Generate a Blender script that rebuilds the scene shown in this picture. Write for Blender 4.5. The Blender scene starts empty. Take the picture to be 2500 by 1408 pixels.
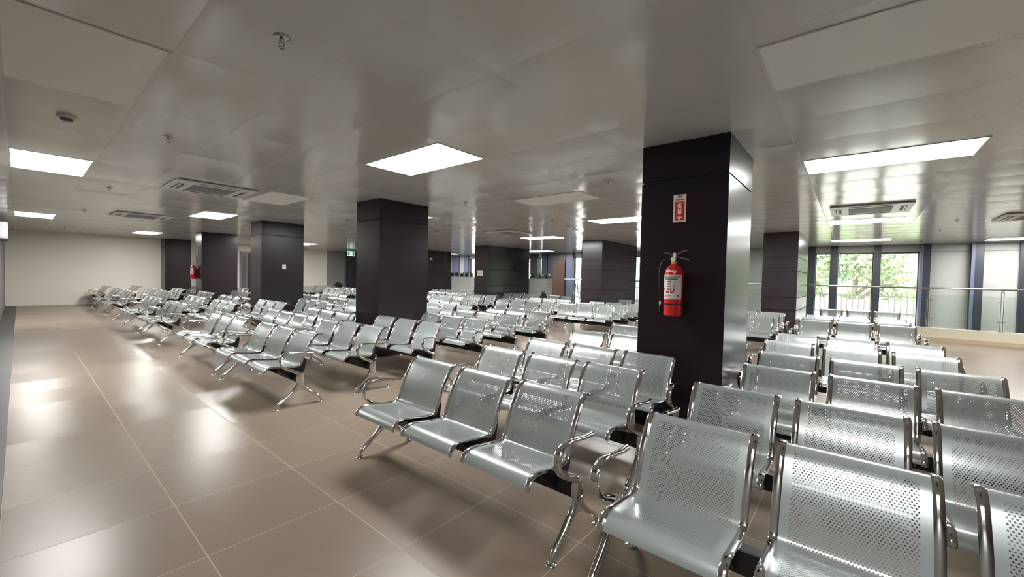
import bpy, bmesh, math, random
from mathutils import Vector, Matrix
random.seed(7)
D = bpy.data
S = bpy.context.scene
COL = S.collection

# ------------------------------------------------------------------ camera
H0 = 1.40                      # eye height
HC = 2.669                     # ceiling height
yaw, pitch, roll = 0.8767, -0.0275, 0.0224
w_ = Vector((math.sin(yaw)*math.cos(pitch), math.cos(yaw)*math.cos(pitch), math.sin(pitch)))
r0 = Vector((math.cos(yaw), -math.sin(yaw), 0)); u0 = r0.cross(w_)
r_ = math.cos(roll)*r0 + math.sin(roll)*u0
u_ = -math.sin(roll)*r0 + math.cos(roll)*u0
cam = D.cameras.new('camera'); co = D.objects.new('camera', cam); COL.objects.link(co)
cam.sensor_width = 36.0; cam.lens = 1001.7/2500*36.0; cam.clip_start = 0.02; cam.clip_end = 300
m = Matrix.Identity(4)
for i in range(3):
    m[i][0] = r_[i]; m[i][1] = u_[i]; m[i][2] = -w_[i]
m.translation = (0, 0, H0)
co.matrix_world = m
S.camera = co

# ------------------------------------------------------------------ world, sun, exposure
W = D.worlds.new('sky'); S.world = W; W.use_nodes = True
bg = W.node_tree.nodes['Background']; bg.inputs[0].default_value = (0.95, 0.93, 1.0, 1); bg.inputs[1].default_value = 3.0
sl = D.lights.new('sun', 'SUN'); sl.energy = 4.5; sl.angle = 0.02; sl.color = (1, .95, .86)
so = D.objects.new('sun', sl); COL.objects.link(so)
so.rotation_euler = Vector((-0.75, 0.25, 1.0)).normalized().to_track_quat('Z', 'Y').to_euler()
S.view_settings.view_transform = 'Standard'; S.view_settings.look = 'None'
S.view_settings.gamma = 1.0; S.view_settings.exposure = 1.5; S.view_settings.use_curve_mapping = False
S.cycles.transparent_max_bounces = 24
S.cycles.max_bounces = 9; S.cycles.diffuse_bounces = 5; S.cycles.glossy_bounces = 5
S.cycles.sample_clamp_indirect = 6.0
S.cycles.use_denoising = True
PANEL_E = 20.0

# ------------------------------------------------------------------ materials
def mat(name, col, rough=.5, metal=0., spec=.5, coat=0., emit=None, es=0.):
    M = D.materials.new(name); M.use_nodes = True
    b = M.node_tree.nodes['Principled BSDF']
    b.inputs['Base Color'].default_value = (*col, 1); b.inputs['Roughness'].default_value = rough
    b.inputs['Metallic'].default_value = metal; b.inputs['Specular IOR Level'].default_value = spec
    b.inputs['Coat Weight'].default_value = coat
    if emit: b.inputs['Emission Color'].default_value = (*emit, 1); b.inputs['Emission Strength'].default_value = es
    return M
class NT:
    def __init__(s, M): s.t = M.node_tree; s.b = s.t.nodes.get('Principled BSDF')
    def n(s, k, **kw):
        x = s.t.nodes.new(k)
        for a, v in kw.items(): setattr(x, a, v)
        return x
    def l(s, a, b): s.t.links.new(a, b)
    def m(s, op, a, b=None, c=None):
        x = s.n('ShaderNodeMath', operation=op)
        for i, v in enumerate((a, b, c)):
            if v is None: continue
            if isinstance(v, (int, float)): x.inputs[i].default_value = v
            else: s.l(v, x.inputs[i])
        return x.outputs[0]
    def noise(s, scale, detail=3, vec=None, rough=.5):
        x = s.n('ShaderNodeTexNoise'); x.inputs['Scale'].default_value = scale; x.inputs['Detail'].default_value = detail
        x.inputs['Roughness'].default_value = rough
        if vec is not None: s.l(vec, x.inputs['Vector'])
        return x
    def mix(s, f, a, b):
        x = s.n('ShaderNodeMix', data_type='RGBA')
        for i, v in ((0, f), (6, a), (7, b)):
            if isinstance(v, (int, float)): x.inputs[i].default_value = v
            elif isinstance(v, tuple): x.inputs[i].default_value = (*v, 1)
            else: s.l(v, x.inputs[i])
        return x.outputs[2]

def tiled(name, base, base2, line, sx, sy, ox, oy, gw, rough, tilt, pillow=0., linestr=1., wav=0.):
    """flat tiles on world XY: joints, per-tile tone, per-tile tilt of the gloss"""
    M = mat(name, base, rough); N = NT(M)
    g = N.n('ShaderNodeNewGeometry'); sp = N.n('ShaderNodeSeparateXYZ'); N.l(g.outputs['Position'], sp.inputs[0])
    ux = N.m('DIVIDE', N.m('SUBTRACT', sp.outputs[0], ox), sx); uy = N.m('DIVIDE', N.m('SUBTRACT', sp.outputs[1], oy), sy)
    fx = N.m('FRACT', ux); fy = N.m('FRACT', uy)
    ix = N.m('FLOOR', ux); iy = N.m('FLOOR', uy)
    ex = N.m('MULTIPLY', N.m('MINIMUM', fx, N.m('SUBTRACT', 1, fx)), sx)
    ey = N.m('MULTIPLY', N.m('MINIMUM', fy, N.m('SUBTRACT', 1, fy)), sy)
    joint = N.m('LESS_THAN', N.m('MINIMUM', ex, ey), gw/2)
    cv = N.n('ShaderNodeCombineXYZ'); N.l(ix, cv.inputs[0]); N.l(iy, cv.inputs[1])
    wn = N.n('ShaderNodeTexWhiteNoise', noise_dimensions='3D'); N.l(cv.outputs[0], wn.inputs[0])
    ns = N.noise(2.2, 4, g.outputs['Position'])
    f = N.m('ADD', N.m('MULTIPLY', wn.outputs[0], .5), N.m('MULTIPLY', ns.outputs[0], .5))
    c = N.mix(N.m('MULTIPLY', joint, linestr), N.mix(f, base, base2), line)
    N.l(c, N.b.inputs['Base Color'])
    rr = N.m('ADD', rough, N.m('MULTIPLY', joint, .3)); N.l(rr, N.b.inputs['Roughness'])
    # tilt
    ws = N.n('ShaderNodeSeparateColor'); N.l(wn.outputs[1], ws.inputs[0])
    n1 = N.noise(1.7, 1, g.outputs['Position']); nsx = N.n('ShaderNodeSeparateColor'); N.l(n1.outputs['Color'], nsx.inputs[0])
    def comp(r, fr, nn):
        a = N.m('MULTIPLY', N.m('SUBTRACT', r, .5), tilt)
        b = N.m('MULTIPLY', N.m('SUBTRACT', fr, .5), pillow)
        d = N.m('MULTIPLY', N.m('SUBTRACT', nn, .5), wav)
        return N.m('ADD', N.m('ADD', a, b), d)
    tv = N.n('ShaderNodeCombineXYZ')
    N.l(comp(ws.outputs[0], fx, nsx.outputs[0]), tv.inputs[0]); N.l(comp(ws.outputs[1], fy, nsx.outputs[1]), tv.inputs[1])
    ad = N.n('ShaderNodeVectorMath', operation='ADD'); N.l(g.outputs['Normal'], ad.inputs[0]); N.l(tv.outputs[0], ad.inputs[1])
    no = N.n('ShaderNodeVectorMath', operation='NORMALIZE'); N.l(ad.outputs[0], no.inputs[0]); N.l(no.outputs[0], N.b.inputs['Normal'])
    return M

TS = .6577
M_floor = tiled('floor_tile', (.180, .143, .107), (.206, .165, .126), (.46, .395, .31), TS, TS, .582, 3.045, .006, .29, .05, 0, .6, .008)
M_floor.node_tree.nodes['Principled BSDF'].inputs['Specular IOR Level'].default_value = .17
M_strip = tiled('floor_dark', (.035, .032, .032), (.045, .042, .042), (.02, .02, .02), TS, TS, .582, 3.045, .003, .4, .01)
M_strip.node_tree.nodes['Principled BSDF'].inputs['Specular IOR Level'].default_value = .2
M_ceil = tiled('ceiling_panel', (.57, .56, .54), (.60, .59, .57), (.48, .475, .46), TS, 1.307, -.073, -.85, .006, .16, .012, .044, .5, .009)
M_wall = mat('wall_paint', (.84, .80, .71), .45)
N = NT(M_wall); n_ = N.noise(60, 3); bp = N.n('ShaderNodeBump'); bp.inputs['Strength'].default_value = .05; N.l(n_.outputs[0], bp.inputs['Height']); N.l(bp.outputs[0], N.b.inputs['Normal'])
M_wallc = mat('wall_panel_cool', (.34, .35, .325), .4)
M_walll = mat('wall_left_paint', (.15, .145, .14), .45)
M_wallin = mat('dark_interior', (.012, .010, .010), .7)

def veneer(name, a, b, rough, sp_=.36):
    M = mat(name, a, rough, spec=sp_); N = NT(M)
    tc = N.n('ShaderNodeTexCoord'); mp = N.n('ShaderNodeMapping'); mp.inputs['Scale'].default_value = (3, 3, .35)
    N.l(tc.outputs['Object'], mp.inputs[0]); n1 = N.noise(.9, 2, tc.outputs['Object'], .5)
    N.l(N.mix(n1.outputs[0], a, b), N.b.inputs['Base Color'])
    
    return M
M_col = veneer('dark_laminate', (.012, .0075, .0095), (.020, .0135, .0165), .27, .28)
M_pier = veneer('dark_stone_panel', (.020, .0145, .0175), (.036, .027, .031), .24, .5)
M_groove = mat('groove_black', (.002, .002, .002), .8)

M_chrome = mat('chrome', (.70, .69, .68), .07, 1.0)
M_steel = mat('brushed_steel', (.46, .46, .46), .22, 1.0)
M_black = mat('black_enamel', (.006, .006, .008), .35)
M_white = mat('white_plastic', (.62, .62, .60), .4)
M_offpanel = mat('unlit_diffuser', (.84, .83, .80), .5)
M_grille = mat('grille_grey', (.16, .155, .16), .6)
M_darkgap = mat('slot_dark', (.02, .02, .022), .6)
M_red = mat('red_enamel', (.60, .012, .016), .22, coat=.5)
M_signred = mat('sign_red', (.50, .012, .015), .45)
M_cream = mat('sign_cream', (.78, .66, .54), .45)
M_maroon = mat('sign_maroon', (.22, .01, .012), .5)
M_paper = mat('paper', (.72, .70, .66), .6)
M_label = mat('label_paper', (.72, .66, .62), .35)
M_ink = mat('ink', (.05, .05, .055), .6)
M_brass = mat('brass', (.72, .60, .30), .28, .9)
M_kerb = mat('kerb_cream', (.62, .58, .46), .35)
M_kerbb = mat('kerb_tan', (.50, .40, .28), .35)
M_planter = mat('planter_white', (.72, .72, .70), .4)
N = NT(M_planter); tc = N.n('ShaderNodeTexCoord'); sp = N.n('ShaderNodeSeparateXYZ'); N.l(tc.outputs['Object'], sp.inputs[0])
N.l(N.mix(N.m('LESS_THAN', N.m('FRACT', N.m('MULTIPLY', sp.outputs[2], 9)), .06), (.72, .72, .70), (.50, .50, .50)), N.b.inputs['Base Color'])
M_soil = mat('soil', (.03, .02, .015), .9)
M_leaf = mat('leaf_green', (.05, .14, .035), .4)
M_green = mat('exit_green', (.02, .16, .08), .4, emit=(.05, .35, .2), es=.25)
M_exitw = mat('exit_white', (.7, .8, .74), .4, emit=(.7, .9, .8), es=.45)
M_mull = mat('mullion_dark', (.022, .026, .036), .4)
M_mullb = mat('mullion_blue', (.10, .12, .19), .4)
M_bagm = mat('black_cloth', (.006, .006, .007), .85)
M_diff = D.materials.new('lit_diffuser'); M_diff.use_nodes = True
t = M_diff.node_tree; t.nodes.clear(); e = t.nodes.new('ShaderNodeEmission'); o_ = t.nodes.new('ShaderNodeOutputMaterial')
e.inputs[0].default_value = (1.0, .985, .965, 1); e.inputs[1].default_value = PANEL_E; t.links.new(e.outputs[0], o_.inputs[0])

M_diff2 = M_diff.copy(); M_diff2.name = 'lit_diffuser_dimmed'; M_diff2.node_tree.nodes['Emission'].inputs[1].default_value = PANEL_E*.5  # half strength so the unseen aisle panel does not wash out near seats
def glassmat(name, tint, gl):
    M = D.materials.new(name); M.use_nodes = True; t = M.node_tree; t.nodes.clear()
    tr = t.nodes.new('ShaderNodeBsdfTransparent'); tr.inputs[0].default_value = (*tint, 1)
    g = t.nodes.new('ShaderNodeBsdfGlossy'); g.inputs['Roughness'].default_value = .02
    fr = t.nodes.new('ShaderNodeFresnel'); fr.inputs[0].default_value = gl
    mx = t.nodes.new('ShaderNodeMixShader'); o = t.nodes.new('ShaderNodeOutputMaterial')
    t.links.new(fr.outputs[0], mx.inputs[0]); t.links.new(tr.outputs[0], mx.inputs[1]); t.links.new(g.outputs[0], mx.inputs[2]); t.links.new(mx.outputs[0], o.inputs[0])
    return M
M_glass = glassmat('window_glass', (.95, .98, .97), 1.35)
M_railglass = glassmat('rail_glass', (.93, .97, .95), 1.35)

# perforated powder-coated steel: real holes through alpha, on the sheet's own UVs (metres)
M_seat = mat('perforated_steel', (.365, .405, .398), .27, .36, .5, .5)
M_seat.node_tree.nodes['Principled BSDF'].inputs['Coat Roughness'].default_value = .05
M_seat.node_tree.nodes['Principled BSDF'].inputs['Coat IOR'].default_value = 1.6
N = NT(M_seat)
uv = N.n('ShaderNodeUVMap'); sp = N.n('ShaderNodeSeparateXYZ'); N.l(uv.outputs[0], sp.inputs[0])
U, V = sp.outputs[0], sp.outputs[1]
PU, PV = .0112, .0097
row = N.m('FLOOR', N.m('DIVIDE', V, PV))
off = N.m('MULTIPLY', N.m('MODULO', row, 2), .5)
du = N.m('MULTIPLY', N.m('SUBTRACT', N.m('FRACT', N.m('ADD', N.m('DIVIDE', U, PU), off)), .5), PU)
dv = N.m('MULTIPLY', N.m('SUBTRACT', N.m('FRACT', N.m('DIVIDE', V, PV)), .5), PV)
dd = N.m('SQRT', N.m('ADD', N.m('MULTIPLY', du, du), N.m('MULTIPLY', dv, dv)))
hole = N.m('LESS_THAN', dd, .0031)
zone = N.m('MULTIPLY', N.m('LESS_THAN', N.m('ABSOLUTE', U), .182),
           N.m('MULTIPLY', N.m('GREATER_THAN', V, .095), N.m('LESS_THAN', V, .722)))
N.l(N.m('SUBTRACT', 1, N.m('MULTIPLY', hole, zone)), N.b.inputs['Alpha'])

# ------------------------------------------------------------------ mesh helpers
def newbm(): return bmesh.new()
def link(name, bm, material, parent=None, smooth=False, loc=None):
    me = D.meshes.new(name)
    bmesh.ops.recalc_face_normals(bm, faces=bm.faces[:])
    bm.to_mesh(me); bm.free()
    ms = material if isinstance(material, (list, tuple)) else [material]
    for x in ms: me.materials.append(x)
    if smooth:
        me.polygons.foreach_set('use_smooth', [True]*len(me.polygons))
        if smooth != 'all': me.set_sharp_from_angle(angle=math.radians(38))
    o = D.objects.new(name, me); COL.objects.link(o)
    if parent: o.parent = parent
    if loc is not None: o.location = loc
    return o
def box(bm, x0, x1, y0, y1, z0, z1, mi=0, bev=0.):
    vs = [bm.verts.new((x, y, z)) for x in (x0, x1) for y in (y0, y1) for z in (z0, z1)]
    F = [(0, 1, 3, 2), (4, 6, 7, 5), (0, 4, 5, 1), (2, 3, 7, 6), (0, 2, 6, 4), (1, 5, 7, 3)]
    fs = [bm.faces.new([vs[i] for i in f]) for f in F]
    for f in fs: f.material_index = mi
    if bev:
        es = list({e for f in fs for e in f.edges})
        bmesh.ops.bevel(bm, geom=es, offset=bev, segments=2, affect='EDGES', profile=.6)
    return fs
def quad(bm, ps, mi=0):
    f = bm.faces.new([bm.verts.new(p) for p in ps]); f.material_index = mi; return f
def lathe(bm, prof, c=(0, 0, 0), n=20, mi=0, axis='z'):
    rings = []
    for r, h in prof:
        ring = []
        for i in range(n):
            a = 2*math.pi*i/n; p = (r*math.cos(a), r*math.sin(a), h)
            if axis == 'y': p = (p[0], p[2], p[1])
            if axis == 'x': p = (p[2], p[0], p[1])
            ring.append(bm.verts.new((c[0]+p[0], c[1]+p[1], c[2]+p[2])))
        rings.append(ring)
    for a, b in zip(rings, rings[1:]):
        for i in range(n):
            f = bm.faces.new((a[i], a[(i+1) % n], b[(i+1) % n], b[i])); f.material_index = mi
    for rg in (rings[0], rings[-1]):
        f = bm.faces.new(rg); f.material_index = mi
def tube(bm, pts, r, n=10, mi=0):
    pts = [Vector(p) for p in pts]; rings = []; up = Vector((0, 0, 1))
    rs = r if isinstance(r, (list, tuple)) else [r]*len(pts)
    prev = None
    for i, p in enumerate(pts):
        d = (pts[min(i+1, len(pts)-1)]-pts[max(i-1, 0)]).normalized()
        if prev is None: a = d.cross(up) if abs(d.z) < .95 else d.cross(Vector((1, 0, 0)))
        else: a = prev - d*prev.dot(d)
        a.normalize(); prev = a; b = d.cross(a)
        rings.append([bm.verts.new(p+(a*math.cos(2*math.pi*k/n)+b*math.sin(2*math.pi*k/n))*rs[i]) for k in range(n)])
    for q, s in zip(rings, rings[1:]):
        for k in range(n):
            f = bm.faces.new((q[k], q[(k+1) % n], s[(k+1) % n], s[k])); f.material_index = mi
    for rg in (rings[0], rings[-1]): bm.faces.new(rg).material_index = mi
def crom(P, n=4):
    out = []
    for i in range(len(P)-1):
        p0 = P[max(i-1, 0)]; p1 = P[i]; p2 = P[i+1]; p3 = P[min(i+2, len(P)-1)]
        for k in range(n):
            t = k/n
            out.append(tuple(.5*((2*b)+(-a+c)*t+(2*a-5*b+4*c-d)*t*t+(-a+3*b-3*c+d)*t**3) for a, b, c, d in zip(p0, p1, p2, p3)))
    out.append(tuple(P[-1])); return out
def sweepxz(bm, path, y0, nseg=10, power=.7, mi=0):
    """path: (x, z, width_y, thickness) in the XZ plane, super-elliptic section"""
    rings = []
    for i, (x, z, wy, th) in enumerate(path):
        a = path[max(i-1, 0)]; b = path[min(i+1, len(path)-1)]
        d = Vector((b[0]-a[0], b[1]-a[1])).normalized(); nx, nz = -d.y, d.x
        ring = []
        for k in range(nseg):
            an = 2*math.pi*(k+.5)/nseg; c, s = math.cos(an), math.sin(an)
            cy = math.copysign(abs(c)**power, c)*wy/2; ct = math.copysign(abs(s)**power, s)*th/2
            ring.append(bm.verts.new((x+nx*ct, y0+cy, z+nz*ct)))
        rings.append(ring)
    for q, s in zip(rings, rings[1:]):
        for k in range(nseg):
            bm.faces.new((q[k], q[(k+1) % nseg], s[(k+1) % nseg], s[k])).material_index = mi
    for rg in (rings[0], rings[-1]): bm.faces.new(rg).material_index = mi
def extrude_poly(bm, pts, axis, a0, a1, mi=0):
    """closed 2-D polygon extruded along an axis between a0 and a1"""
    def P(p, a):
        if axis == 'y': return (p[0], a, p[1])
        if axis == 'x': return (a, p[0], p[1])
        return (p[0], p[1], a)
    A = [bm.verts.new(P(p, a0)) for p in pts]; B = [bm.verts.new(P(p, a1)) for p in pts]
    n = len(pts)
    bm.faces.new(A).material_index = mi; bm.faces.new(B[::-1]).material_index = mi
    for i in range(n): bm.faces.new((A[i], A[(i+1) % n], B[(i+1) % n], B[i])).material_index = mi
def tag(o, label=None, cat=None, group=None, kind=None):
    if label: o['label'] = label
    if cat: o['category'] = cat
    if group: o['group'] = group
    if kind: o['kind'] = kind
    return o
def empty(name, loc, rz=0.):
    o = D.objects.new(name, None); COL.objects.link(o); o.location = loc; o.rotation_euler = (0, 0, rz)
    o.empty_display_size = .1; return o
def struct(name, bm, material, smooth=False):
    return tag(link(name, bm, material, smooth=smooth), kind='structure')
def copy_tree(o, parent=None):
    c = o.copy(); COL.objects.link(c)
    if parent is not None: c.parent = parent
    for ch in o.children: copy_tree(ch, c)
    return c

# ------------------------------------------------------------------ room shell
YW = 22.6; XW = 17.5; XL = -.32; YB = -9.0; XR = 15.2
bm = newbm(); box(bm, -.076, XR, YB, YW+.3, -.12, 0); struct('floor', bm, M_floor)
bm = newbm(); box(bm, XL, -.0765, YB, YW+.3, -.12, 0); struct('trim_1', bm, M_strip)
bm = newbm(); box(bm, XL-.2, XW+.2, YB, YW+.6, HC, HC+.15); struct('ceiling', bm, M_ceil)
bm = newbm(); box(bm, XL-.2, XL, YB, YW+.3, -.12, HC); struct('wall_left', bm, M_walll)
bm = newbm(); box(bm, XL-.2, XW+.2, YB-.2, YB, -3.6, HC); struct('wall_back', bm, M_wall)
# far wall with a door opening
bm = newbm()
box(bm, XL, 6.78, YW, YW+.2, 0, HC); box(bm, 7.78, 10.97, YW, YW+.2, 0, HC); box(bm, 6.78, 7.78, YW, YW+.2, 2.32, HC)
struct('wall_far', bm, M_wall)
bm = newbm(); box(bm, 10.97, 15.4, YW+.25, YW+.45, -3.6, HC); struct('wall_far_recess', bm, M_wallc)
bm = newbm(); box(bm, 15.4, XW, YW+.25, YW+.45, -3.6, HC); struct('wall_void_end', bm, M_wallc)
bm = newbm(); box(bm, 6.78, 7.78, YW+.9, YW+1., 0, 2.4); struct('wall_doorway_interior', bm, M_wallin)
dr = tag(empty('door_1', (6.78, YW+.1, 0)), kind='structure')
bm = newbm(); box(bm, -.03, .03, -.13, .08, 0, 2.35); box(bm, .97, 1.03, -.13, .08, 0, 2.35); box(bm, .03, .97, -.13, .08, 2.29, 2.35); link('door_frame', bm, mat('door_frame_paint', (.20, .19, .17), .5), dr)
bm = newbm(); box(bm, .35, .94, .10, .14, 0.01, 2.28); link('door_leaf', bm, mat('door_dark', (.010, .008, .010), .4), dr)
# slab edge / kerb and the void
bm = newbm(); box(bm, XR-.12, XR+.14, YB, YW, 0, .10, 0); struct('trim_2', bm, M_kerbb)
bm = newbm(); box(bm, XR-.08, XR+.14, YB, YW, .10, .33, 0); struct('trim_3', bm, M_kerb)
bm = newbm(); box(bm, XR, XR+.14, YB, YW, -3.5, 0); struct('wall_void_side', bm, M_wallc)
bm = newbm(); box(bm, XR, XW+.2, YB, YW+.6, -3.7, -3.5); struct('floor_lower', bm, M_floor)

# window wall at X = XW : solid bands, openings between
wins = [(-.46, -1.50), (.44, -.456), (1.03, .62), (7.55, 6.2), (10.62, 10.15), (12.75, 12.50), (13.9, 13.25), (17.95, 17.5)]
wz0, wz1 = -.6, 2.45
bm = newbm()
ys = [YB] + sorted([v for w in wins for v in w]) + [YW+.45]
for i in range(0, len(ys)-1, 2): box(bm, XW, XW+.2, ys[i], ys[i+1], wz0, wz1)
box(bm, XW, XW+.2, YB, YW+.45, -3.6, wz0); box(bm, XW, XW+.2, YB, YW+.45, wz1, HC)
struct('wall_window_side', bm, M_wallc)
for i, (a, b) in enumerate(wins):
    y1, y0 = a, b
    wr = tag(empty('window_%d' % (i+1), (XW+.1, (y0+y1)/2, wz0)), kind='structure')
    hw = (y1-y0)/2; H = wz1-wz0
    bm = newbm()
    for s in (-1, 1): box(bm, -.05, .05, s*hw-.02, s*hw+.02, 0, H)
    box(bm, -.05, .05, -hw, hw, 0, .04); box(bm, -.05, .05, -hw, hw, H-.04, H)
    link('window_frame', bm, M_mull, wr)
    bm = newbm(); box(bm, -.004, .004, -hw, hw, .02, H-.02); link('pane', bm, M_glass, wr)
bm = newbm(); box(bm, XW-.006, XW-.001, -3.45, -1.73, 2.44, 2.455); tag(link('trim_joint_shade', bm, M_grille), kind='structure')  # dark strip standing in for the shade of the panel joint
# dark vertical posts between the windows
posts = [(1.24, 1.03, 0), (.62, .44, 0), (-.456, -.63, 0), (-1.50, -1.73, 1), (-2.54, -2.78, 2), (-3.45, -4.6, 0), (9.95, 8.9, 0), (10.15, 9.96, 0), (12.50, 12.15, 0), (13.25, 12.76, 0), (11.0, 10.62, 3), (12.1, 11.02, 0), (19.4, 18.8, 3), (18.35, 17.98, 3), (6.2, 5.9, 0)]
for i, (a, b, k) in enumerate(posts):
    bm = newbm(); dpt = .12 if k in (0, 3) else .22
    box(bm, XW-dpt, XW-.002, b, a, -3.4, HC-.001)
    if k in (1, 2): box(bm, XW-dpt-.004, XW-dpt, a-.07, a, -3.4, HC-.001, 1)
    o = link('window_post', bm, [M_mull if k != 3 else M_mullb, M_mullb]); tag(o, kind='structure')

# ------------------------------------------------------------------ columns
def near_column(x0, x1, y0, y1):
    bm = newbm(); g = .008; zg = 2.325
    box(bm, x0+.012, x1-.012, y0+.012, y1-.012, 0, HC-.002, 1)
    box(bm, x0, x1, y0, y1, 0.0, zg-g, 0); box(bm, x0, x1, y0, y1, zg+g, HC-.001, 0)
    return link('wall_column', bm, [M_col, M_groove])
cl = [(3.85, 4.85, .84, 1.60, 'dark brown square column carrying the red fire extinguisher in the right foreground'),
      (3.85, 4.87, 6.11, 6.83, 'plain dark column in the middle behind the shiny bench rows'),
      (3.85, 4.87, 11.32, 12.05, 'dark column with a small white paper notice facing the camera'),
      (3.85, 4.88, 16.55, 17.25, 'far dark column with a lighter side and a small fire extinguisher'),
      (3.85, 4.72, 21.85, YW, 'dark column standing against the far beige wall')]
for x0, x1, y0, y1, lb in cl:
    tag(near_column(x0, x1, y0, y1), lb, 'column', kind='structure')
def pier(y0, y1, seed):
    rnd = random.Random(seed); x0, x1 = 12.1, 14.85; g = .009
    bm = newbm(); box(bm, x0+.012, x1-.012, y0+.012, y1-.012, 0, HC-.002, 1)
    zs = [0, .73, 1.05, 1.70, 2.045, HC-.001]
    for i in range(5):
        z0, z1 = zs[i]+g, zs[i+1]-g
        if i == 4: z1 = HC-.001
        cuts = {0: [.5], 1: [.36], 2: [.68], 3: [.60], 4: [.78]}[i]
        ex = [x0] + [x0+c*(x1-x0) for c in cuts] + [x1]
        for a, b in zip(ex, ex[1:]): box(bm, a+(g if a > x0 else 0), b-(g if b < x1 else 0), y0, y1, z0, z1, 0)
    return link('wall_pier', bm, [M_pier, M_groove])
for k, (y0, y1, lb) in enumerate([(1.06, 1.80, 'long brown panelled pier at right in front of the green windows'),
                      (6.30, 7.03, 'long panelled pier with joint lines just left of the extinguisher column'),
                      (11.37, 12.12, 'long dark panelled pier with a square notice between the two planters'),
                      (16.68, 17.4, 'long dark panelled pier left of the left planter'),
                      (21.9, YW, 'bluish dark panelled pier below the green exit sign')]):
    tag(pier(y0, y1, k), lb, 'pier', kind='structure')

# ------------------------------------------------------------------ benches
PROF = [(-.088, .372), (-.078, .395), (-.050, .417), (-.005, .424), (.08, .413), (.17, .401), (.235, .398), (.268, .411), (.288, .450),
        (.309, .510), (.339, .580), (.380, .650), (.409, .692), (.438, .716), (.468, .724), (.500, .716)]
PR = crom(PROF, 4)
SW, PITCH = .488, .558
def shell_bm():
    bm = newbm(); uvl = bm.loops.layers.uv.new('UVMap'); hw = SW/2-.012; th = .0028
    s = [0.]
    for a, b in zip(PR, PR[1:]): s.append(s[-1]+math.dist(a, b))
    tot = s[-1]; s = [v/tot*.80 for v in s]
    top, bot = [], []
    for i, (x, z) in enumerate(PR):
        a = PR[max(i-1, 0)]; b = PR[min(i+1, len(PR)-1)]; d = Vector((b[0]-a[0], b[1]-a[1])).normalized(); nx, nz = -d.y, d.x
        top.append([bm.verts.new((x+nx*th/2, y, z+nz*th/2)) for y in (-hw, hw)])
        bot.append([bm.verts.new((x-nx*th/2, y, z-nz*th/2)) for y in (-hw, hw)])
    def F(vs, uvs):
        f = bm.faces.new(vs)
        for l, q in zip(f.loops, uvs): l[uvl].uv = q
    for i in range(len(PR)-1):
        for R in (top, bot): F((R[i][0], R[i][1], R[i+1][1], R[i+1][0]), ((-hw, s[i]), (hw, s[i]), (hw, s[i+1]), (-hw, s[i+1])))
        for k in (0, 1): F((top[i][k], top[i+1][k], bot[i+1][k], bot[i][k]), ((.5, 0),)*4)
    for i in (0, -1): F((top[i][0], top[i][1], bot[i][1], bot[i][0]), ((.5, 0),)*4)
    return bm
def frame_bm(sg):
    bm = newbm(); y = sg*(SW/2-.016)
    P = [(x, z, .032, .019) for x, z in PR]
    P = [(PR[0][0]-.004, PR[0][1]-.006, .020, .010)] + P + [(PR[-1][0]+.006, PR[-1][1]-.003, .020, .011)]
    sweepxz(bm, P, y, 8, .75); return bm
def bracket_bm(sg):
    bm = newbm()
    poly = [(.03, .398), (.10, .345), (.195, .262), (.275, .262), (.325, .36), (.338, .455), (.322, .478), (.300, .440), (.275, .400), (.24, .385), (.17, .388), (.09, .400)]
    extrude_poly(bm, poly, 'y', sg*(SW/2-.034), sg*(SW/2-.028))
    return bm
def arm_bm(y):
    bm = newbm()
    P = crom([(.228, .318, .050, .050), (.212, .345, .046, .040), (.165, .372, .042, .034), (.105, .398, .042, .028), (.052, .437, .046, .024), (.026, .490, .048, .021), (.040, .540, .044, .019), (.085, .567, .038, .019),
              (.150, .569, .034, .020), (.230, .558, .032, .021), (.310, .547, .032, .022), (.365, .545, .034, .022), (.388, .548, .026, .016)], 4)
    sweepxz(bm, P, y, 12, .8); return bm
def leg_bm(y):
    bm = newbm()
    hub = [(.230, .350, .050, .066), (.230, .30, .052, .078), (.230, .262, .050, .074), (.230, .235, .046, .074), (.230, .215, .044, .078)]
    sweepxz(bm, hub, y, 12, .6)
    sweepxz(bm, [(.230, .256, .054, .079), (.230, .250, .054, .079)], y, 12, .6)
    f = crom([(.212, .250, .042, .040), (.198, .210, .042, .040), (.158, .164, .040, .036), (.104, .118, .038, .032), (.052, .080, .036, .028), (.020, .057, .034, .026), (.004, .036, .028, .023), (.0, .014, .024, .022)], 4)
    sweepxz(bm, f, y, 12, .85)
    b = crom([(.246, .250, .042, .040), (.260, .210, .042, .040), (.298, .164, .040, .035), (.350, .122, .038, .030), (.402, .088, .036, .027), (.434, .062, .033, .025), (.448, .038, .028, .022), (.451, .014, .024, .022)], 4)
    sweepxz(bm, b, y, 12, .85)
    web = [(.190, .215), (.120, .134), (.150, .138), (.185, .158), (.228, .170), (.270, .158), (.305, .138), (.335, .134), (.268, .215), (.240, .25), (.216, .25)]
    extrude_poly(bm, web, 'y', y-.009, y+.009)
    return bm
def foot_bm(x, y):
    bm = newbm(); lathe(bm, [(.010, .022), (.013, .016), (.026, .012), (.031, .006), (.031, 0.0), (.001, 0.0)], (x, y, 0), 18); return bm
MESH = {}
def shared(key, fn, material, smooth=True):
    if key not in MESH:
        bm = fn(); me = D.meshes.new(key[0] if isinstance(key, tuple) else key)
        bmesh.ops.recalc_face_normals(bm, faces=bm.faces[:]); bm.to_mesh(me); bm.free(); me.materials.append(material)
        me.polygons.foreach_set('use_smooth', [smooth]*len(me.polygons)); me.set_sharp_from_angle(angle=math.radians(40))
        MESH[key] = me
    return MESH[key]
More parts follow.
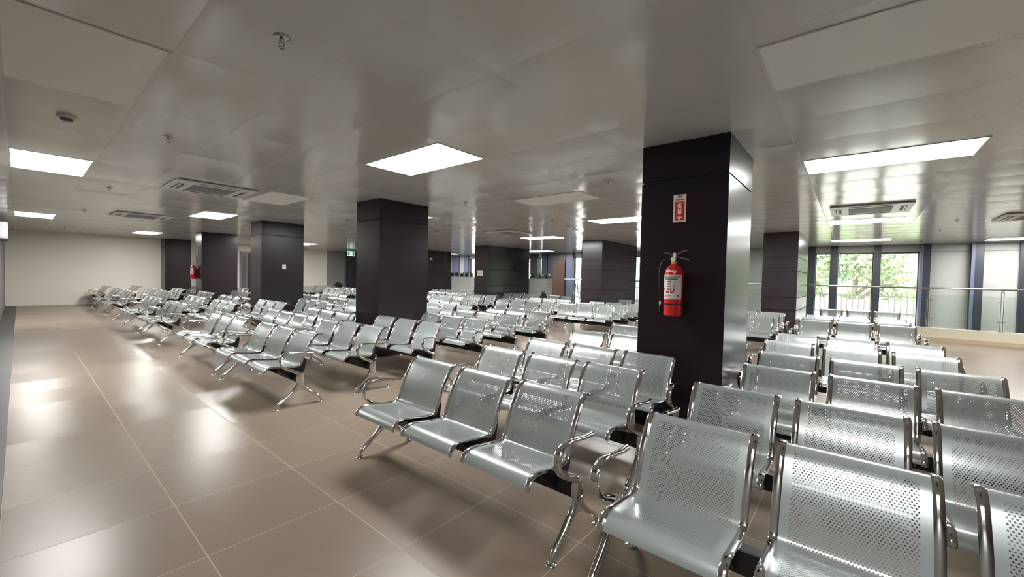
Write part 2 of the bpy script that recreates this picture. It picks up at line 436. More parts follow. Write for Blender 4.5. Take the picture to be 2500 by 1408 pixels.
def pt(name, key, fn, material, parent, loc=(0, 0, 0)):
    o = D.objects.new(name, shared(key, fn, material)); COL.objects.link(o); o.parent = parent; o.location = loc; return o
def make_bench(ns):
    r = empty('waiting_bench', (0, 0, 0))
    L = ((ns-1)*PITCH+SW)/2+.078
    for i in range(ns):
        y = (i-(ns-1)/2)*PITCH
        s = pt('seat', 'seat', shell_bm, M_seat, r, (0, y, 0))
        pt('side_frame', ('side_frame', 0), lambda: frame_bm(-1), M_chrome, s); pt('side_frame', ('side_frame', 1), lambda: frame_bm(1), M_chrome, s)
        pt('bracket', ('bracket', 0), lambda: bracket_bm(-1), M_black, s); pt('bracket', ('bracket', 1), lambda: bracket_bm(1), M_black, s)
    def beam():
        bm = newbm(); box(bm, .198, .268, -L+.01, L-.01, .250, .345, 0, .006); return bm
    pt('beam', ('beam', ns), beam, M_black, r)
    for sg in (-1, 1):
        y = sg*L
        lg = pt('leg_frame', 'leg_frame', lambda: leg_bm(0), M_chrome, r, (0, y, 0))
        pt('foot', ('foot', 0), lambda: foot_bm(0, 0), M_chrome, lg); pt('foot', ('foot', 1), lambda: foot_bm(.451, 0), M_chrome, lg)
        pt('armrest', 'armrest', lambda: arm_bm(0), M_chrome, r, (0, y, 0))
    return r
protos = {}
def bench(xt, y0, ns=3, label='', group='waiting benches'):
    """xt: X of the back's top edge, y0: Y of the foot at the right-hand end"""
    L = ((ns-1)*PITCH+SW)/2+.078
    if ns in protos: o = copy_tree(protos[ns])
    else: o = protos[ns] = make_bench(ns)
    o.location = (xt-.462, y0+L, 0)
    tag(o, label, 'bench', group)
    return o
ORD = ['first', 'second', 'third', 'fourth', 'fifth', 'sixth']
GY = [-.885, 1.085, 4.43, 6.53, 9.83, 12.05, 15.55, 17.80, 20.75]
GN = ['at right of the extinguisher column', 'just left of the extinguisher column', 'just right of the plain middle column', 'just left of the plain middle column',
      'just right of the notice column', 'just left of the notice column', 'just right of the fourth column', 'just left of the fourth column', 'against the far wall']
ROWX = [2.112, 2.955, 3.79, 4.72, 5.70, 6.60]
for ri, rx in enumerate(ROWX):
    for gi, gy in enumerate(GY):
        x, y, ns = rx, gy, 3
        if ri == 2 and gi in (1, 3, 5): x = 3.355-.02+.352    # rows tucked in front of the columns
        if ri == 0 and gi == 0: x, y = 2.07, -.90
        if ri == 1 and gi == 0: x = 2.90
        if ri == 3:
            if gi == 0: y = -.98
            if gi == 1: y, ns = 1.72, 2
            if gi == 3: y = 6.96
            if gi == 4: y = 9.42
            if gi == 5: y = 12.16
            if gi == 7: y = 17.36
            if gi == 6: y = 14.70
            if gi == 8: y, ns = 20.5, 2
            if gi == 2: y = 4.28
        if ri == 2 and gi == 8: continue
        if ri == 2 and gi == 0: x, y = 3.87, -1.0
        if ri == 2 and gi in (2,): x, y = 3.80, 4.30
        if ri == 2 and gi in (4,): x, y = 3.80, 9.50
        if ri == 2 and gi == 6: x, y = 3.80, 14.72
        if ri == 2 and gi == 7: x = 3.70
        if ri >= 4 and gi >= 7 and ri == 5: continue
        bench(x, y, ns, 'grey perforated %s bench, %s row from the aisle, %s' % ('three-seat' if ns == 3 else 'two-seat', ORD[ri], GN[gi]), 'waiting benches in the near block')
for ri, rx in enumerate([9.45, 10.28, 11.08]):
    for gi, gy in enumerate(GY):
        if gi in (6,) or (gi == 5 and ri == 1): continue
        y = gy
        if gi == 0: y = -.90
        if gi == 3: y = 6.72
        bench(rx, y, 3, 'grey perforated bench past the cross aisle, %s row, %s' % (ORD[ri], GN[gi].replace('just ', '')), 'waiting benches past the cross aisle')
bench(14.2, -1.0, 3, 'darker bench in front of the right windows, backlit, farthest at right', 'benches by the railing')
bench(13.2, 7.95, 3, 'dark bench before the right planter, right half of the far row', 'benches by the railing')
bench(13.2, 9.78, 3, 'dark bench beside the square-notice pier, left half of the far row', 'benches by the railing')
bench(13.2, 12.55, 3, 'dark bench before the left planter, right half of its row', 'benches by the railing')
bench(13.2, 14.45, 3, 'dark bench before the left planter, left half of its row', 'benches by the railing')
bench(13.0, 4.40, 3, 'dark bench beside the jointed pier, near the railing', 'benches by the railing')

# ------------------------------------------------------------------ ceiling fittings
def make_light(lit):
    r = empty('ceiling_light' if lit else 'ceiling_panel_light', (0, 0, 0))
    hx, hy = .326, .650
    bm = newbm()
    for a, b, c, d in ((-hx, -hx+.014, -hy, hy), (hx-.014, hx, -hy, hy), (-hx+.014, hx-.014, -hy, -hy+.014), (-hx+.014, hx-.014, hy-.014, hy)):
        box(bm, a, b, c, d, -.006, -.0005)
    link('frame', bm, M_white, r)
    bm = newbm(); box(bm, -hx+.014, hx-.014, -hy+.014, hy-.014, -.005, -.001); link('diffuser', bm, M_diff if lit else M_offpanel, r)
    return r
L_on, L_off = make_light(True), make_light(False)
used = {True: 0, False: 0}
def light(x, y, lit, label, dim=False):
    src = L_on if lit else L_off
    o = src if not used[lit] else copy_tree(src); used[lit] = 1
    o.location = (x, y, HC)
    if lit and dim:
        for c in o.children:
            if c.name.startswith('diffuser'): c.data = c.data.copy(); c.data.materials[0] = M_diff2
    tag(o, label, 'ceiling light', 'lit ceiling panels' if lit else 'unlit ceiling panels')
LX = [.256, 2.887, 5.52, 8.15, 10.60]
LYs = [-.197, 3.72, 7.66, 11.47, 15.65, 19.1]
lits = [(2.887, 3.745, 'brightly lit ceiling panel in the centre, nearest of the full ones'),
 (5.525, -.195, 'long lit ceiling panel at upper right beyond the extinguisher column'),
 (.256, 7.66, 'lit ceiling panel at the left edge, nearer of two over the aisle'),
 (.256, 15.60, 'lit ceiling panel at the left edge, farther of two over the aisle'),
 (2.875, 11.45, 'lit ceiling panel above the notice column rows'),
 (2.885, 19.10, 'small lit ceiling panel near the far beige wall'),
 (8.22, 3.85, 'lit ceiling panel touching the left edge of the extinguisher column'),
 (5.50, 7.78, 'lit ceiling panel mostly hidden behind the plain middle column'),
 (10.62, 7.65, 'lit ceiling panel above the far middle rows, before the right planter'),
 (10.72, -.18, 'lit ceiling panel just past the right ceiling air conditioner'),
 (15.30, -.10, 'thin lit ceiling panel close to the green windows'),
 (15.9, 11.6, 'thin lit ceiling panel above the right planter'),
 (15.9, 18.2, 'thin lit ceiling panel above the left planter'),
 (8.15, 18.9, 'tiny lit ceiling panel peeping past the right edge of the notice column'),
 (16.3, -3.3, 'lit ceiling panel at the far right edge over the void')]
for x, y, l in lits: light(x, y, True, l)
for x, y, l in [(.256, -.2, 'unseen dimmed lit ceiling panel behind the camera over the aisle'), (8.15, -4.1, 'added lit ceiling panel out of view right of the benches'),  # unseen panels, added because the room needs their light
                (5.52, 15.3, 'added lit ceiling panel hidden behind the notice column'), (8.15, 11.5, 'added lit ceiling panel hidden by the plain middle column'), (13.4, 3.7, 'added lit ceiling panel hidden by the extinguisher column'), (11.0, 15.3, 'added lit ceiling panel hidden by the plain column, far side'), (13.0, -4.1, 'added lit ceiling panel outside the right edge of view')]:
    light(x, y, True, l, dim=(y < -.1 and x < 1))
for x, y, l in [(.256, 3.76, 'unlit white ceiling panel at upper left corner'), (2.887, -.195, 'unlit white ceiling panel at upper right, largest'), (5.525, 3.75, 'unlit ceiling panel in the middle distance, left of the extinguisher column'),
                (2.887, 7.75, 'unlit ceiling panel beside the ceiling air conditioner')]:
    light(x, y, False, l)

def make_ac():
    r = empty('ceiling_air_conditioner', (0, 0, 0)); h = .51
    bm = newbm()
    box(bm, -h, h, -h, h, -.028, -.008, 0, .006)
    link('panel', bm, M_white, r)
    bm = newbm(); box(bm, -h+.02, h-.02, -h+.02, h-.02, -.008, -.0005); link('mounting_rim', bm, M_darkgap, r)
    bm = newbm(); box(bm, -.27, .27, -.27, .27, -.033, -.027); link('grille', bm, M_grille, r)
    for k in range(4):
        bm = newbm(); a = Matrix.Rotation(k*math.pi/2, 4, 'Z')
        box(bm, -.27, .27, .365, .40, -.030, -.026, 1); box(bm, -.27, .27, .400, .425, -.036, -.026, 0); box(bm, -.27, .27, .425, .44, -.030, -.026, 1)
        bm.transform(a); link('air_slot', bm, [M_white, M_darkgap], r)
    return r
ac = make_ac()
for i, (x, y, l) in enumerate([(1.91, 7.72, 'white ceiling air conditioner nearest at left, beside the unlit panel'), (1.88, 13.05, 'white ceiling air conditioner farther down on the left'),
                  (8.85, 7.55, 'flat ceiling air conditioner before the square-notice pier'), (9.02, -.16, 'ceiling air conditioner at right just before a lit panel'),
                  (1.90, -.24, 'ceiling air conditioner cut off by the top edge of the photo'), (11.2, -2.45, 'ceiling air conditioner at the right edge over the open floor')]):
    o = ac if i == 0 else copy_tree(ac); o.location = (x, y, HC)
    tag(o, l, 'air conditioner', 'ceiling air conditioners')
# wide mounting board round the right air conditioner
def make_sprinkler():
    r = empty('sprinkler', (0, 0, 0))
    bm = newbm(); lathe(bm, [(.001, -.012), (.026, -.012), (.036, -.006), (.042, -.0005), (.001, -.0005)][::-1], n=24); link('escutcheon', bm, M_steel, r, 'all')
    bm = newbm(); lathe(bm, [(.001, -.004), (.012, -.006), (.011, -.028), (.001, -.028)], n=12)
    for s in (-1, 1): tube(bm, [(s*.008, 0, -.024), (s*.014, 0, -.036), (s*.010, 0, -.050), (0, 0, -.056)], .0028, 6)
    lathe(bm, [(.001, -.055), (.017, -.057), (.017, -.060), (.001, -.060)], n=14)
    link('head', bm, M_steel, r, 'all')
    return r
sp0 = make_sprinkler()
SPR = [(.916, 2.419, 'ceiling sprinkler at top left of centre, nearest and largest'), (.917, 5.078, 'ceiling sprinkler second from the camera, right of the smoke detector'), (.918, 9.02, 'small ceiling sprinkler above the lit left panel end'),
       (.925, 13.04, 'tiny ceiling sprinkler before the far left lit panel'), (.915, 18.9, 'tiny ceiling sprinkler closest to the far wall at left'), (4.865, 2.47, 'ceiling sprinkler just left of the extinguisher column top'),
       (4.903, 5.155, 'ceiling sprinkler to the right of the plain middle column'), (7.524, 5.155, 'ceiling sprinkler beside the small white smoke detector in the middle'), (7.43, 9.0, 'tiny ceiling sprinkler right of the plain middle column'),
       (7.57, 15.76, 'tiny ceiling sprinkler between the notice column and the plain column'), (4.93, 9.14, 'ceiling sprinkler at the left edge of the plain middle column'), (11.37, -1.46, 'ceiling sprinkler at right above the opaque wall panels'), (13.16, -1.43, 'ceiling sprinkler farther out above the opaque wall panels')]
for i, (x, y, l) in enumerate(SPR):
    o = sp0 if i == 0 else copy_tree(sp0); o.location = (x, y, HC); tag(o, l, 'sprinkler', 'ceiling sprinklers')
def make_smoke():
    r = empty('smoke_detector', (0, 0, 0))
    bm = newbm(); lathe(bm, [(.001, -.0005), (.062, -.0005), (.064, -.012), (.055, -.022), (.001, -.022)], n=28); link('base', bm, M_white, r, True)
    bm = newbm(); lathe(bm, [(.001, -.022), (.040, -.022), (.036, -.040), (.020, -.046), (.001, -.046)], n=24); link('sensor_head', bm, M_grille, r, True)
    return r
sm0 = make_smoke()
for i, (x, y, l) in enumerate([(.264, 5.125, 'white smoke detector near the left edge, largest'), (8.35, 5.26, 'small white smoke detector left of the extinguisher column'), (15.86, -1.38, 'smoke detector near the top right corner of the windows')]):
    o = sm0 if i == 0 else copy_tree(sm0); o.location = (x, y, HC); tag(o, l, 'smoke detector', 'smoke detectors')

# exit sign hanging before the bluish pier
ex = tag(empty('exit_sign', (11.25, 20.5, 2.33)), 'green and white exit sign hanging from the ceiling left of the plain column', 'sign')
bm = newbm(); box(bm, -.215, .215, -.02, .02, 0, .25, 0, .01); link('panel', bm, M_exitw, ex)
bm = newbm(); box(bm, -.20, -.085, -.0235, -.0195, .035, .22); box(bm, .06, .185, -.0235, -.0195, .035, .22); link('legend', bm, M_green, ex)
bm = newbm()
lathe(bm, [(.001, -.0235), (.014, -.0235), (.014, -.0195), (.001, -.0195)], (-.01, 0, .185), 12, axis='y')
extrude_poly(bm, [(-.03, .17), (.012, .17), (.02, .12), (.035, .07), (.018, .06), (0, .11), (-.02, .06), (-.04, .05), (-.018, .11)], 'y', -.0235, -.0195)
link('running_figure', bm, M_green, ex)
bm = newbm(); box(bm, -.15, -.14, -.006, .006, .25, HC-2.331); box(bm, .14, .15, -.006, .006, .25, HC-2.331); link('hanger', bm, M_steel, ex)

# ------------------------------------------------------------------ fire extinguisher and its sign
def text_mesh(name, s, size, material, parent, loc, rot, ext=.0006, sx=1.):
    cu = D.curves.new(name, 'FONT'); cu.body = s; cu.size = size; cu.align_x = 'CENTER'; cu.align_y = 'CENTER'; cu.extrude = ext; cu.offset = size*.022
    o = D.objects.new(name, cu); COL.objects.link(o)
    dg = bpy.context.evaluated_depsgraph_get(); me = D.meshes.new_from_object(o.evaluated_get(dg)); D.objects.remove(o)
    me.materials.clear(); me.materials.append(material)
    q = D.objects.new(name, me); COL.objects.link(q); q.parent = parent; q.location = loc; q.rotation_euler = rot; q.scale = (sx, 1, 1)
    return q
FX = Matrix.Rotation(-math.pi/2, 4, 'Z') @ Matrix.Rotation(math.pi/2, 4, 'X')   # XY plane -> faces -X, reading left to right = -Y
FXE = FX.to_euler()
def make_ext():
    r = empty('fire_extinguisher', (0, 0, 0)); R = .080
    bm = newbm(); lathe(bm, [(.001, 0), (R-.01, 0), (R, .008), (R, .335), (R-.004, .358), (R-.018, .382), (.040, .402), (.024, .410), (.022, .416), (.001, .416)], n=36); link('cylinder', bm, M_red, r, True)
    # label wrapped round the front
    bm = newbm(); n = 18
    def wrap(bm, z0, z1, a0, a1, rr, mi=0):
        vs = [[bm.verts.new((-rr*math.cos(a0+(a1-a0)*i/n), -rr*math.sin(a0+(a1-a0)*i/n), z)) for z in (z0, z1)] for i in range(n+1)]
        for p, q in zip(vs, vs[1:]): bm.faces.new((p[0], q[0], q[1], p[1])).material_index = mi
    wrap(bm, .135, .325, -1.25, 1.25, R+.0006)
    lb = link('label', bm, M_label, r, 'all')
    bm = newbm()
    for k, (z0, z1, a0, a1) in enumerate([(.312, .318, -.9, .9), (.300, .306, -1.05, 1.05), (.287, .295, -.7, .7), (.268, .278, -.35, .05), (.268, .274, .2, .5), (.250, .260, -.35, .05), (.250, .256, .2, .5), (.232, .242, -.35, .05), (.232, .238, .2, .5),
                                           (.205, .219, -.35, -.15), (.205, .219, .25, .45), (.150, .155, -.8, .1), (.160, .163, -.8, .1), (.150, .170, .72, .86)]):
        wrap(bm, z0, z1, a0, a1, R+.0012)
    link('label_print', bm, M_ink, lb)
    bm = newbm(); wrap(bm, .205, .222, -1.1, -.75, R+.0012); wrap(bm, .183, .198, -.55, -.1, R+.0012); wrap(bm, .183, .198, 0, .35, R+.0012); wrap(bm, .205, .219, -.08, .12, R+.0012); link('label_red_print', bm, M_signred, lb)
    bm = newbm(); wrap(bm, .345, .362, -.62, .55, R+.001); link('name_plate', bm, M_label, r)
    bm = newbm(); lathe(bm, [(.001, .410), (.026, .412), (.027, .432), (.016, .442), (.016, .470), (.001, .470)], n=20); link('valve', bm, M_brass, r, True)
    bm = newbm(); lathe(bm, [(.001, -.038), (.021, -.038), (.021, -.018), (.001, -.018)], (0, 0, .446), 20, axis='x'); link('pressure_gauge', bm, M_cream, r, True)
    bm = newbm(); box(bm, -.014, .014, -.016, .010, .462, .500, 0, .002); link('safety_tag', bm, M_white, r)
    bm = newbm()
    tube(bm, crom([(0, .016, .472), (0, -.02, .485), (0, -.075, .512), (0, -.115, .516)], 4), [.006]*13, 8)
    tube(bm, crom([(0, .0, .465), (0, -.05, .462), (0, -.105, .448), (0, -.125, .440)], 4), [.006]*13, 8)
    tube(bm, crom([(-.005, .012, .478), (-.01, .05, .498), (-.01, .095, .503)], 4), [.004]*9, 8)
    link('handle', bm, mat('handle_metal', (.20, .19, .17), .35, .8), r, True)
    bm = newbm(); tube(bm, crom([(-.010, .022, .452), (-.02, .075, .445), (-.03, .108, .40), (-.03, .118, .30), (-.02, .114, .20), (-.015, .108, .12), (-.01, .098, .05)], 5), .0085, 10)
    link('hose', bm, M_black, r, 'all')
    bm = newbm(); lathe(bm, [(.009, .03), (.013, .03), (.015, .11), (.009, .11)], (-.012, .108, 0), 12); link('nozzle', bm, M_black, r, 'all')
    bm = newbm()
    lathe(bm, [(R+.0005, .092), (R+.003, .093), (R+.003, .100), (R+.0005, .101)], n=36)
    box(bm, -.02, -.006, .08, .160, .093, .100); box(bm, .075, .102, -.02, .02, .04, .30)
    link('strap', bm, M_black, r, True)
    bm = newbm(); box(bm, -.026, -.006, .100, .118, .090, .112, 0, .003); link('clip', bm, M_white, r)
    return r
e1 = make_ext(); e1.location = (3.85-.1025, 1.238, 1.085); e1.scale = (1, 1, 1.13)
tag(e1, 'red fire extinguisher with black hose on the large near column', 'fire extinguisher', 'fire extinguishers')
e2 = copy_tree(e1); e2.location = (3.85-.1025, 17.08, 1.10)
tag(e2, 'distant small red fire extinguisher on the far column side', 'fire extinguisher', 'fire extinguishers')
def make_sign():
    r = empty('fire_extinguisher_sign', (0, 0, 0)); w, h = .113, .248
    bm = newbm(); box(bm, -.003, 0, -w/2, w/2, -h/2, h/2); link('board', bm, M_cream, r)
    bm = newbm(); box(bm, -.0036, -.003, -.043, .043, -h/2+.013, h/2-.064); link('red_field', bm, M_signred, r)
    text_mesh('fire_lettering', 'FIRE', .030, M_maroon, r, (-.0036, 0, h/2-.020), FXE, sx=.72)
    text_mesh('extinguisher_lettering', 'EXTINGUISHER', .0165, M_maroon, r, (-.0036, 0, h/2-.047), FXE, sx=.68)
    # pictogram, in (u to the right = -Y, z)
    bm = newbm()
    def poly(p): extrude_poly(bm, [(-u, z) for u, z in p], 'x', -.0044, -.0036)
    b0 = -.055
    poly([(-.016, b0), (.016, b0), (.016, b0+.072), (.008, b0+.083), (-.008, b0+.083), (-.016, b0+.072)])
    poly([(-.004, b0+.083), (.004, b0+.083), (.016, b0+.098), (.014, b0+.104), (.002, b0+.104), (-.012, b0+.098), (-.021, b0+.085), (-.021, b0+.075), (-.017, b0+.075), (-.014, b0+.086), (-.004, b0+.093)])
    poly([(-.006, -.066), (.006, -.066), (.006, -.083), (.014, -.077), (.022, -.070), (.022, -.082), (0, -.106), (-.022, -.082), (-.022, -.070), (-.014, -.077), (-.006, -.083)])
    link('pictogram', bm, M_cream, r)
    bm = newbm(); box(bm, -.0048, -.0044, -.011, .011, b0+.045, b0+.060); link('pictogram_band', bm, M_maroon, r)
    return r
s1 = make_sign(); s1.location = (3.8495, 1.240, 2.06)
tag(s1, 'red and cream FIRE EXTINGUISHER sign with down arrow on the near column', 'sign', 'fire extinguisher signs')
s2 = copy_tree(s1); s2.location = (3.8495, 17.08, 2.02)
tag(s2, 'distant fire extinguisher sign seen edge-on on the far column', 'sign', 'fire extinguisher signs')

def notice(name, loc, w, h, axis, lines, label, mt=M_paper):
    r = empty(name, loc)
    bm = newbm()
    box(bm, -.003, 0, -w/2, w/2, -h/2, h/2)
    for_ax = Matrix.Rotation(math.pi/2, 4, 'Z') if axis == 'y' else Matrix.Identity(4)
    bm.transform(for_ax); link('sheet', bm, mt, r)
    if lines:
        bm = newbm()
        for a, b, z0, z1 in lines: box(bm, -.0036, -.003, a*w, b*w, z0*h, z1*h)
        bm.transform(for_ax); link('print', bm, M_grille, r)
    tag(r, label, 'notice')
notice('paper_notice', (4.381, 11.3195, 1.537), .088, .124, 'y', [(-.3, .3, .28, .34), (-.2, .2, .1, .14)], 'small white paper notice on the near face of the third dark column')
notice('framed_notice', (12.0995, 11.79, 1.545), .33, .225, 'x', [(-.4, .4, .33, .42), (-.05, .2, -.05, 0), (-.35, .35, -.22, -.15), (-.4, -.38, -.3, .2), (.38, .4, -.3, .2)], 'square cream notice with faint lines on the pier between the planters', M_label)
notice('white_notice', (13.52, 16.6795, 2.24), .13, .10, 'y', None, 'tiny white plate high on the pier left of the left planter')

# ------------------------------------------------------------------ glass railing along the void
rl = tag(empty('glass_railing', (XR+.03, 0, .33)), 'stainless steel handrail with clear glass panels on the cream kerb', 'railing')
bm = newbm(); tube(bm, [(0, -8.8, 1.03), (0, 9.7, 1.03)], .024, 14); link('handrail', bm, M_steel, rl, 'all')
py = [-8.6, -6.9, -5.0, -2.78, -1.53, .72, 1.42, 3.2, 5.0, 6.4, 7.9, 9.6]
for y in py:
    bm = newbm()
    for dx in (-.022, .022): box(bm, -.006, .006, y+dx-.005, y+dx+.005, 0, .98)
    tube(bm, [(0, y, .95), (0, y, 1.01)], .008, 8); box(bm, -.03, .03, y-.05, y+.05, 0, .008)
    p = link('post', bm, M_steel, rl)
    for z in (.24, .72):
        bm = newbm(); box(bm, -.012, .012, y-.07, y+.07, z-.006, z+.006); link('clamp', bm, M_steel, p)
for a, b in zip(py, py[1:]):
    if b-a < .5: continue
    bm = newbm(); box(bm, -.005, .005, a+.045, b-.045, .06, .86); link('glass_pane', bm, M_railglass, rl)

# ------------------------------------------------------------------ planters
def planter(y0, y1, label, seed):
    rnd = random.Random(seed)
    x0, x1 = 14.92, 15.34
    r = tag(empty('planter_box', ((x0+x1)/2, (y0+y1)/2, .33)), label, 'planter', 'white planters')
    hx, hy, hz = .19, (y1-y0)/2, 1.03
    bm = newbm(); t = .03
    box(bm, -hx, hx, -hy, hy, 0, .06); box(bm, -hx, -hx+t, -hy, hy, .06, hz); box(bm, hx-t, hx, -hy, hy, .06, hz); box(bm, -hx+t, hx-t, -hy, -hy+t, .06, hz); box(bm, -hx+t, hx-t, hy-t, hy, .06, hz)
    link('box', bm, M_planter, r)
    bm = newbm(); box(bm, -hx+t, hx-t, -hy+t, hy-t, .9, hz-.04); link('soil', bm, M_soil, r)
    n = int((y1-y0)/.36)
    for k in range(n):
        y = y0+.16+(y1-y0-.32)*k/(n-1)
        bm = newbm()
        for j in range(22):
            an = rnd.uniform(0, 6.28); ln = rnd.uniform(.22, .40); el = rnd.uniform(.95, 1.45); wd = rnd.uniform(.020, .034)
            d = Vector((math.cos(an), math.sin(an), 0)); side = Vector((-d.y, d.x, 0)); base = Vector((rnd.uniform(-.04, .04), rnd.uniform(-.08, .08), 0)); prev = None
            for i in range(6):
                tt = i/5; p = base + d*(ln*tt*math.cos(el)*(.6+.6*tt)) + Vector((0, 0, ln*math.sin(el)*tt*(1.25-.45*tt)))
                ww = wd*math.sin(math.pi*min(.97, tt*.85+.12)); a, b = bm.verts.new(p-side*ww), bm.verts.new(p+side*ww)
                c = bm.verts.new(p-Vector((0, 0, .006)))
                if prev: bm.faces.new((prev[0], a, c, prev[2])); bm.faces.new((prev[2], c, b, prev[1]))
                prev = (a, b, c)
        o = link('leafy_plant', bm, M_leaf, None, 'all', ((x0+x1)/2, y, .33+hz-.038))
        tag(o, 'leafy green plant growing in the %s white planter' % ('left' if seed == 1 else 'right'), 'plant', 'plants in the %s planter' % ('left' if seed == 1 else 'right'))
planter(15.2, 17.75, 'white panelled planter box at left, between the plain column and the notice pier', 1)
planter(10.42, 12.3, 'white panelled planter box at right, left of the dark wood door panel', 2)

# wooden door-like panel between right planter and window
bm = newbm(); box(bm, XW-.16, XW-.122, 11.05, 11.75, 0, 2.3); o = link('wall_wood_panel', bm, veneer('wood_brown', (.05, .028, .02), (.09, .05, .035), .4)); tag(o, kind='structure')

# folding stand before the railing
st = tag(empty('folding_stand', (14.3, 8.55, 0)), 'thin grey A-frame folding stand near the jointed pier', 'stand')
bm = newbm()
for s in (-1, 1): tube(bm, [(0, s*.30, 0), (0, s*.02, 1.18)], .012, 8)
link('leg', bm, M_steel, st, 'all'); bm = newbm(); tube(bm, [(0, -.45, 1.19), (0, .05, 1.19)], .012, 8); link('top_bar', bm, M_steel, st, 'all')
bm = newbm()
for s in (-1, 1): tube(bm, [(.35, s*.30, 0), (0, s*.02, 1.18)], .012, 8)
link('rear_leg', bm, M_steel, st, 'all')

# dark bags left on benches
def bag(loc, sc, label, name):
    bm = newbm(); bmesh.ops.create_icosphere(bm, subdivisions=3, radius=1)
    rnd = random.Random(len(label))
    for v in bm.verts:
        n = math.sin(v.co.x*5+1)*.08+math.sin(v.co.y*7)*.07+math.sin(v.co.z*6+v.co.x*4)*.06
        v.co *= 1+n; v.co.z = max(v.co.z, -.75); v.co.x *= sc[0]; v.co.y *= sc[1]; v.co.z *= sc[2]
    tube(bm, [(0, -.5*sc[1], .7*sc[2]), (0, -.2*sc[1], 1.35*sc[2]), (0, .3*sc[1], 1.3*sc[2]), (0, .5*sc[1], .7*sc[2])], .01, 6)
    tag(link(name, bm, M_bagm, None, 'all', loc), label, 'bag')
bag((10.97, 21.3, .78), (.10, .42, .11), 'black cloth bundle lying over the bench backs below the exit sign', 'black_bag')
bag((12.885, 9.15, .60), (.085, .15, .24), 'small black bag on the dark bench before the right planter', 'shoulder_bag')
# pale box high on the left wall
bx = tag(empty('wall_box', (XL, 17.2, 2.08)), 'pale grey box mounted high on the left wall by the picture edge', 'wall box')
bm = newbm(); box(bm, .001, .14, -.9, .9, 0, .42, 0, .02); link('case', bm, M_grille, bx); bm = newbm(); box(bm, .14, .144, -.8, .8, .05, .37); link('cover', bm, mat('cover_grey', (.10, .10, .10), .5), bx)

# ------------------------------------------------------------------ outdoors
M_ground = mat('outside_ground', (.72, .70, .68), .9)
bm = newbm(); box(bm, XW+.25, 90, -60, 70, -3.9, -3.7); struct('ground_outside', bm, M_ground)
M_tr = mat('bark', (.30, .28, .20), .9)
def leafm(name, a, b):
    M = mat(name, a, .6); N = NT(M); g = N.n('ShaderNodeNewGeometry')
    n1 = N.noise(1.1, 2, g.outputs['Position']); rmp = N.m('MULTIPLY', N.m('SUBTRACT', n1.outputs[0], .38), 4); N.l(N.mix(N.m('MINIMUM', N.m('MAXIMUM', rmp, 0), 1), a, b), N.b.inputs['Base Color'])
    return M
LM = [leafm('foliage_a', (.16, .25, .14), (.36, .40, .22)), leafm('foliage_b', (.11, .20, .17), (.24, .34, .22)), leafm('foliage_c', (.30, .34, .18), (.46, .42, .28))]
def tree(x, y, h, cr, mi, label, seed):
    rnd = random.Random(seed); r = tag(empty('tree', (x, y, -3.7)), label, 'tree', 'trees outside the windows')
    bm = newbm(); tube(bm, [(0, 0, 0), (.15, .1, h*.35), (-.1, .25, h*.6), (.1, 0, h*.8)], [.28, .22, .14, .06], 8)
    for k in range(6):
        a = rnd.uniform(0, 6.28); tube(bm, [(0, .1, h*.4+k*.4), (math.cos(a)*cr*.4, math.sin(a)*cr*.4, h*.55+k*.4), (math.cos(a)*cr*.8, math.sin(a)*cr*.8, h*.62+k*.45)], [.10, .07, .03], 6)
    link('trunk', bm, M_tr, r, 'all')
    bm = newbm(); cl = [(Vector((rnd.gauss(0, cr*.42), rnd.gauss(0, cr*.42), h*.80+rnd.gauss(0, h*.13))), rnd.uniform(.5, 1.0)*cr*.42) for _ in range(26)]
    for _ in range(5200):
        c, rr = rnd.choice(cl); d = Vector((rnd.gauss(0, 1), rnd.gauss(0, 1), rnd.gauss(0, 1))).normalized()
        p = c + d*rr*rnd.uniform(.75, 1.05); s = rnd.uniform(.07, .15)
        a = Vector((rnd.gauss(0, 1), rnd.gauss(0, 1), rnd.gauss(0, 1))).normalized(); b = a.cross(d+Vector((.01, .02, .03))).normalized()
        quad(bm, [p-a*s, p-b*s*.5, p+a*s, p+b*s*.5])
    link('crown', bm, LM[mi], r)
for i, (x, y, h, cr, mi, lb) in enumerate([(27, -.2, 7.5, 2.3, 0, 'bright green tree seen through the widest right window'), (35, -6.5, 8.5, 3.2, 1, 'bluish green tree behind the rightmost window'), (28.5, 6.2, 7.0, 2.4, 2, 'yellow-green tree outside left of the right windows'),
        (38, 2.5, 9.5, 3.6, 1, 'tall tree farther back outside the right windows')]):
    tree(x, y, h, cr, mi, lb, 100+i)
# picket fence
fr = tag(empty('picket_fence', (24.5, 0, -3.7)), 'pale picket fence outside below the trees', 'fence')
bm = newbm(); box(bm, -.1, .1, -14, 24, 0, 4.45); link('fence_wall', bm, mat('outside_wall', (.72, .70, .66), .8), fr)
bm = newbm()
for k in range(190): box(bm, -.22, -.18, -14+.2*k, -13.965+.2*k, 3.75, 4.75)
box(bm, -.18, -.12, -14, 24, 4.6, 4.66); box(bm, -.18, -.1, -14, 24, 3.85, 3.9)
o = link('pickets', bm, mat('picket_dark', (.10, .09, .08), .6), fr); o['kind'] = 'stuff'
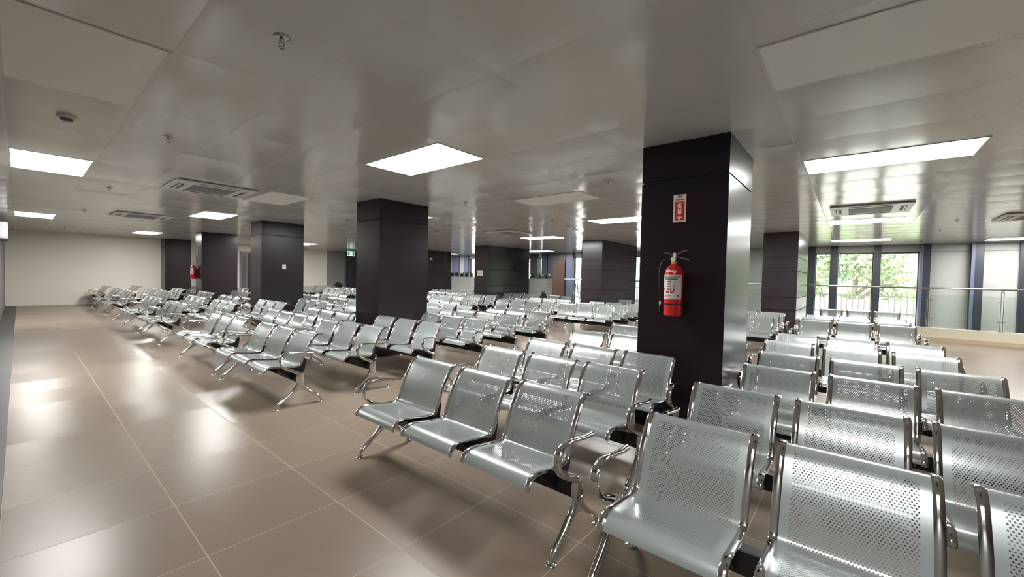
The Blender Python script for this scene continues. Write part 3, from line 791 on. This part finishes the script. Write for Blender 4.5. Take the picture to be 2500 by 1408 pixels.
# low building outside
hs = tag(empty('shed', (29, -6.9, -3.7)), 'white shed with a sloping roof outside the rightmost window', 'shed')
bm = newbm(); box(bm, -1.5, 1.5, -1.6, 2.6, 0, 4.3); link('walls', bm, mat('shed_white', (.8, .8, .85), .8), hs)
bm = newbm(); extrude_poly(bm, [(-1.9, 4.3), (2.9, 4.3), (.5, 5.3)], 'x', -1.7, 1.7); link('roof', bm, mat('shed_roof', (.55, .42, .45), .7), hs)
bm = newbm(); box(bm, 46, 47, -60, 70, -3.7, 5.5); tag(link('hedge_bank', bm, leafm('bank', (.12, .25, .10), (.30, .38, .16))), 'green wooded bank far outside the windows', 'hedge')

# pale building opposite the middle windows
M_bld = mat('pale_render', (.82, .72, .72), .8); NB = NT(M_bld); tcb = NB.n('ShaderNodeTexCoord'); br = NB.n('ShaderNodeTexBrick')
br.inputs['Color1'].default_value = (.85, .74, .74, 1); br.inputs['Color2'].default_value = (.80, .68, .68, 1); br.inputs['Mortar'].default_value = (.62, .52, .52, 1)
br.inputs['Scale'].default_value = 1.0; br.inputs['Brick Width'].default_value = 1.1; br.inputs['Row Height'].default_value = .45; br.inputs['Mortar Size'].default_value = .03
mpb = NB.n('ShaderNodeMapping'); mpb.inputs['Rotation'].default_value = (0, math.pi/2, math.pi/2); NB.l(tcb.outputs['Object'], mpb.inputs[0]); NB.l(mpb.outputs[0], br.inputs[0]); NB.l(br.outputs[0], NB.b.inputs['Base Color'])
pb = tag(empty('building', (34, 26, -3.7)), 'pale pinkish building outside the narrow middle windows', 'building')
bm = newbm(); box(bm, 0, 8, -14, 26, 0, 9); link('walls', bm, M_bld, pb)
bm = newbm(); box(bm, -.4, 8.4, -14.4, 26.4, 9, 9.3); link('roof', bm, M_white, pb)
M_pane = mat('far_window', (.25, .30, .36), .2)
for k in range(8):
    for j in range(2):
        bm = newbm(); box(bm, -.05, 0, -12.5+4.6*k, -11.0+4.6*k, 2.2+3.6*j, 3.9+3.6*j); link('window', bm, M_pane, pb)
